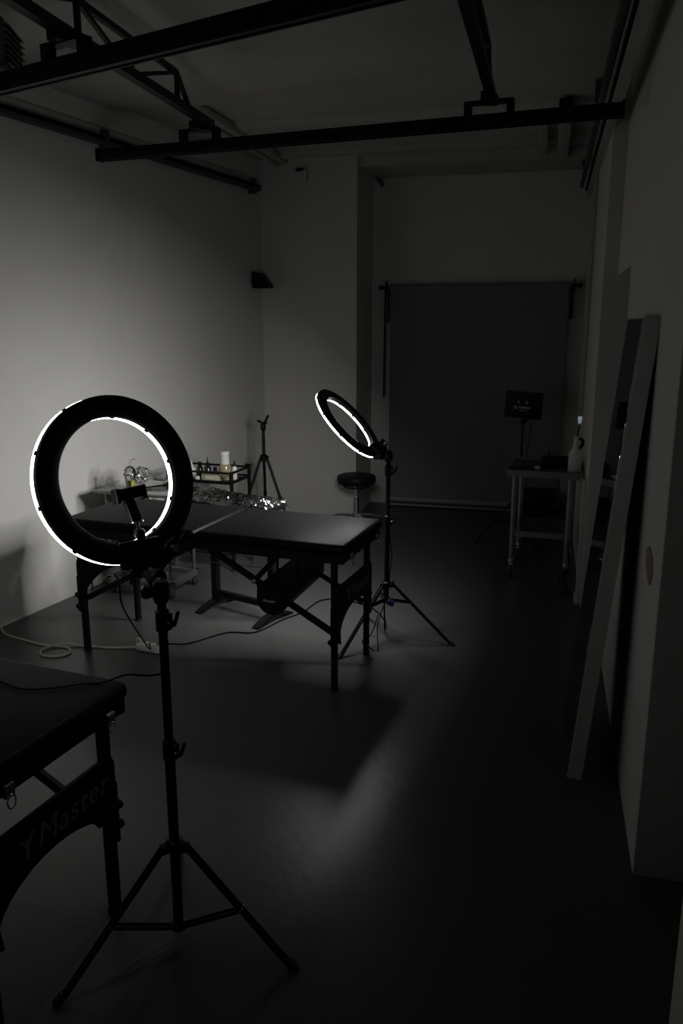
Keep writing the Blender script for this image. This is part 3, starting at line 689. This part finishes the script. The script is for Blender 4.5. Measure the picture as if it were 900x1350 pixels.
# ------------------------------------------------------------------ steel work table on the right
t = thing('steel_table', 'steel work table on casters against the right wall', 'table', (.025, 5.78, 0), R(-4))
MB().box((0, 0, .772), (.47, .54, .006), bev=.002).build('table_top', 'darksteel', t)
m = MB()
m.box((0, -.272, .755), (.475, .008, .045)); m.box((0, .272, .755), (.475, .008, .045)); m.box((-.236, 0, .755), (.008, .54, .045)); m.box((.236, 0, .755), (.008, .54, .045)); m.build('apron', 'steel_dull', t)
MB().box((0, 0, .335), (.40, .46, .008)).build('lower_shelf', 'darksteel', t)
MB().box((0, -.235, .325), (.41, .010, .040)).build('shelf_rail', 'steel', t, 'pale steel front rail')
for sx in (-1, 1):
    for sy in (-1, 1):
        x, y = sx*.185, sy*.235
        lg = MB().tube([(x, y, .12), (x, y, .735)], .019, 18).build('leg', 'steel', t)
        MB().lathe([(.019, .735), (.026, .737), (.026, .75)], (x, y, 0), seg=18).build('leg_socket', 'steel', lg); MB().lathe([(.023, .115), (.023, .135), (.019, .14)], (x, y, 0), seg=18).build('leg_bush', 'steel', lg)
        caster(lg, x, y, h=.115)
def on(o, x, y, z=.7755, rz=0): o.location = (x, y, z); o.rotation_euler = (0, 0, rz); return o
t = thing('plastic_jug', 'tall white plastic bottle on the steel work table', 'bottle', (.212, 5.58, .7755))
MB().lathe([(.040, 0), (.045, .006), (.045, .118), (.040, .135), (.020, .165), (.017, .17), (.016, .225), (.018, .228), (.018, .238), (.0, .24)], seg=30).build('body', 'white_plastic', t)
m = MB().tube(smooth_path([(.014, 0, .225), (.038, 0, .215), (.042, 0, .19), (.026, 0, .155)]), .007, 8, flat=1.5).build('handle', 'black_plastic', t)
t = thing('black_case', 'low black case with cables on the steel work table', 'case', (.10, 5.83, .7755), R(-4))
MB().box((0, 0, .026), (.22, .16, .05), bev=.012, seg=3).build('case_body', 'vinyl_dull', t); MB().box((0, -.082, .03), (.05, .01, .012), bev=.002).build('clasp', 'black_plastic', t)
MB().tube(smooth_path([(-.10, -.02, .055), (-.05, -.05, .062), (.02, -.01, .058), (.08, -.04, .062), (.10, .03, .056)]), .005, 8).build('cable', 'cord_black', t)
MB().lathe([(.006, 0), (.006, .02), (.010, .022), (.010, .032)], (-.06, .03, .05), seg=10).build('button', 'black_plastic', t)
fm = MB(); b_ = bmesh.new(); bmesh.ops.create_icosphere(b_, subdivisions=3, radius=.024)
for v in b_.verts: v.co *= 1+.3*noise.noise(v.co*60); v.co.z = v.co.z*.6+.012
fm.bm(b_); o = on(fm.build('crumpled_tissue', 'grime_white'), -.03, 5.60); tag(o, 'small pale crumpled tissue on the steel table front', 'tissue')

# panel light on stand behind it
panel = t = thing('panel_light', 'switched-off square LED panel light on a black stand', 'studio light', (-.165, 6.42, 0))
A = Matrix.Translation((0, -.02, 1.135)) @ Matrix.Rotation(R(3.5), 4, 'Y') @ Matrix.Rotation(R(-4), 4, 'Z')
MB().box((0, 0, 0), (.285, .032, .205), bev=.006, T=A).build('panel_housing', 'black_plastic', t)
m = MB()
for a0, a1, c0 in ((-.14, .14, .1),): 
    m.box((0, -.018, .097), (.28, .006, .006), T=A); m.box((0, -.018, -.097), (.28, .006, .006), T=A); m.box((-.137, -.018, 0), (.006, .006, .19), T=A); m.box((.137, -.018, 0), (.006, .006, .19), T=A)
m.build('rim', 'black_metal', t)
MB().box((-.005, -.020, .002), (.14, .012, .09), bev=.004, T=A).build('control_plate', 'vinyl_dull', t)
for x in (-.035, .025): MB().lathe([(.012, 0), (.012, .012), (.008, .014)], (x, -.026, .024), axis=(0, -1, 0), T=A, seg=16).build('knob', 'steel_dull', t)
MB().box((-.058, -.028, -.020), (.026, .005, .026), T=A).build('switch', 'steel_dull', t); MB().box((.01, -.028, -.018), (.085, .005, .014), T=A).build('display', 'print_grey', t); MB().box((.0, -.028, -.040), (.06, .004, .006), T=A).build('port_strip', 'print_grey', t)
m = MB(); m.tube([(0, 0, .20), (0, 0, .62)], .012, 14); m.tube([(0, 0, .62), (0, 0, 1.03)], .009, 14); m.build('pole', 'black_metal', t)
m = MB(); m.lathe([(.014, 0), (.018, .01), (.018, .04), (.012, .05)], (0, 0, .98), seg=14); m.tube([(0, 0, 1.01), (.035, 0, 1.01)], .012); m.build('tilt_clamp', 'black_plastic', t)
MB().lathe([(.013, 0), (.017, .005), (.017, .045), (.013, .05)], (0, 0, .60), seg=14).build('collar', 'black_plastic', t)
MB().lathe([(.014, 0), (.022, .005), (.022, .03), (.014, .036)], (0, 0, .38), seg=14).build('leg_collar', 'black_plastic', t)
for d in (181, 61, -58):
    v = Vector((math.cos(R(d)), math.sin(R(d)), 0)); a_ = v*.03+Vector((0, 0, .39)); f_ = v*.33+Vector((0, 0, .012)); mm = a_.lerp(f_, .55)
    lg = MB().bar(a_, f_, .014, .014).build('leg', 'black_metal', t); MB().ball(tuple(f_), .012).build('rubber_foot', 'rubber', lg)
    MB().bar(v*.01+Vector((0, 0, .21)), mm, .010, .010).build('brace', 'black_metal', t)
MB().tube(smooth_path([(.05, .01, 1.03), (.06, .01, .92), (.045, .01, .82), (.04, .01, .74), (.05, .01, .5), (.03, .01, .2), (.12, .0, .01)]), .003, 6).build('power_cord', 'cord_black', t)

t = thing('storage_box', 'dark box on the floor behind the steel table', 'box', (-.06, 7.15, 0))
MB().box((0, 0, .14), (.36, .38, .28), bev=.012, seg=3).build('box_body', 'vinyl_dull', t); MB().box((0, 0, .29), (.37, .39, .03), bev=.008).build('lid', 'black_plastic', t); MB().box((0, -.195, .20), (.10, .012, .03), bev=.003).build('handle', 'black_plastic', t)
o = MB().box((0, 0, .19), (.09, .04, .38), bev=.004).build('pale_board', 'beige'); o.location = (.215, 7.42, 0); tag(o, 'narrow pale beige board standing in the right back corner', 'board')
MB().tube(smooth_path([(.20, 5.50, .30), (.205, 5.42, .12), (.155, 5.631-.1, .02), (.213, 5.40, .008), (.17, 5.26, .008), (.22, 5.20, .008), (.235, 5.26, .008), (.18, 5.34, .010)]), .005, 8, T=Matrix.Translation((.165, -6.42, 0))).build('extension_lead', 'cord_black', panel)

# ------------------------------------------------------------------ leaning mirror with white frame
t = thing('leaning_mirror', 'tall mirror with pale side board leaning against the right wall', 'mirror', (.19, 3.27, 0))
lean = math.atan2(.148, 1.78)
A = Matrix.Translation((-.028, 0, 0.0)) @ Matrix.Rotation(lean, 4, 'Y')
H_, D_, Wm = 1.775, .055, .56
def fb(c, d): return MB().box(c, d, T=A, bev=.002, smooth=False)
fb((D_/2, -Wm/2, H_/2+.005), (D_, .022, H_)).build('side_board', 'white_paint', t)
fb((D_/2, Wm/2, H_/2+.005), (D_, .022, H_)).build('side_board', 'white_paint', t)
fb((D_/2, 0, H_-.008), (D_, Wm-.022, .022)).build('top_board', 'white_paint', t)
fb((D_/2, 0, .02), (D_, Wm-.022, .022)).build('bottom_board', 'white_paint', t)
fb((-.001, .002, H_/2), (.006, Wm+.01, H_-.006)).build('mirror_glass', 'mirror', t, 'dark mirror glass')

# ------------------------------------------------------------------ cords and strip on the floor
pts = [(-3.02, 3.80, .16), (-3.01, 3.79, .05), (-2.95, 3.75, .006), (-2.80, 3.70, .005), (-2.62, 3.655, .005), (-2.50, 3.66, .006), (-2.435, 3.60, .006), (-2.47, 3.535, .006), (-2.56, 3.53, .006), (-2.60, 3.60, .008), (-2.53, 3.68, .013), (-2.40, 3.70, .006), (-2.25, 3.715, .005), (-2.11, 3.745, .012)]
ext_pts = pts
t = thing('power_strip', 'white power strip on the floor behind the nearer stand', 'power strip', (-2.03, 3.74, 0), R(-8))
MB().box((0, 0, .021), (.15, .055, .04), bev=.008, seg=3).build('strip_body', 'white_plastic', t)
for x in (-.045, 0, .045): MB().lathe([(.018, 0), (.018, .002), (.015, .002), (.015, .0015)], (x, 0, .041), seg=18).build('socket', 'grime_white', t)
MB().box((-.07, 0, .05), (.025, .03, .03), bev=.004).build('switch', 'grime_white', t)
MB().tube(smooth_path(ext_pts), .006, 8, T=(Matrix.Translation((-2.03, 3.74, 0)) @ Matrix.Rotation(R(-8), 4, 'Z')).inverted()).build('extension_cord', 'cord_white', t, 'off-white cord with a loop')
pts = [(-1.985, 3.74, .045), (-1.94, 3.79, .03), (-1.86, 3.88, .006), (-1.717, 4.08, .005), (-1.56, 4.13, .005), (-1.47, 4.36, .005), (-1.39, 4.52, .005), (-1.34, 4.75, .005), (-1.20, 4.80, .005), (-1.0, 4.70, .005), (-.87, 4.50, .005), (-.84, 4.34, .02), (-.826, 4.27, .10), (-.826, 4.235, .3)]
tag(MB().tube(smooth_path(pts), .0045, 8).build('floor_cable', 'cord_black'), 'black cable snaking over the floor under the middle massage table', 'cable')
pts = [(-1.10, 1.86, 1.09), (-1.16, 1.98, 1.03), (-1.23, 2.1, .965), (-1.456, 2.5, .742), (-1.69, 3.0, .44), (-1.93, 3.55, .10), (-2.02, 3.72, .055)]
tag(MB().tube(smooth_path(pts), .0035, 8).build('hanging_cable', 'cord_black'), 'thin black cable dropping from nearer ring light to the white power strip', 'cable')
pts = [(-1.62, 1.86, .757), (-1.456, 1.815, .757), (-1.37, 1.79, .757), (-1.283, 1.822, .757), (-1.232, 1.86, .757), (-1.175, 1.885, .757), (-1.11, 1.90, .780), (-1.03, 1.87, .80), (-.97, 1.845, .825), (-.955, 1.82, .86)]
tag(MB().tube(smooth_path(pts), .0032, 8).build('draped_cable', 'cord_black'), 'thin black cable lying across the lower left massage table', 'cable')
pts = [(-.79, 4.20, .62), (-.775, 4.19, .50), (-.785, 4.20, .42), (-.795, 4.19, .28), (-.84, 4.15, .12), (-.82, 4.05, .006), (-.86, 4.06, .006), (-.93, 4.15, .006), (-.90, 4.25, .01), (-.85, 4.2, .15)]
MB().tube(smooth_path(pts), .003, 8, T=Matrix.Translation((.808, -4.22, 0))).build('remote_cord', 'cord_black', r2)

# ------------------------------------------------------------------ light
w = bpy.data.worlds.new('world'); sc.world = w; w.use_nodes = True
w.node_tree.nodes['Background'].inputs[0].default_value = (.6, .75, 1, 1); w.node_tree.nodes['Background'].inputs[1].default_value = 0.0
vs = sc.view_settings; sc.display_settings.display_device = 'sRGB'
vs.view_transform = 'Standard'; vs.look = 'None'; vs.exposure = 0; vs.gamma = 1; vs.use_curve_mapping = False
sc.cycles.max_bounces = 10; sc.cycles.diffuse_bounces = 7; sc.cycles.transparent_max_bounces = 24
sc.cycles.sample_clamp_indirect = 3; sc.cycles.caustics_reflective = False
sc.cycles.use_denoising = True
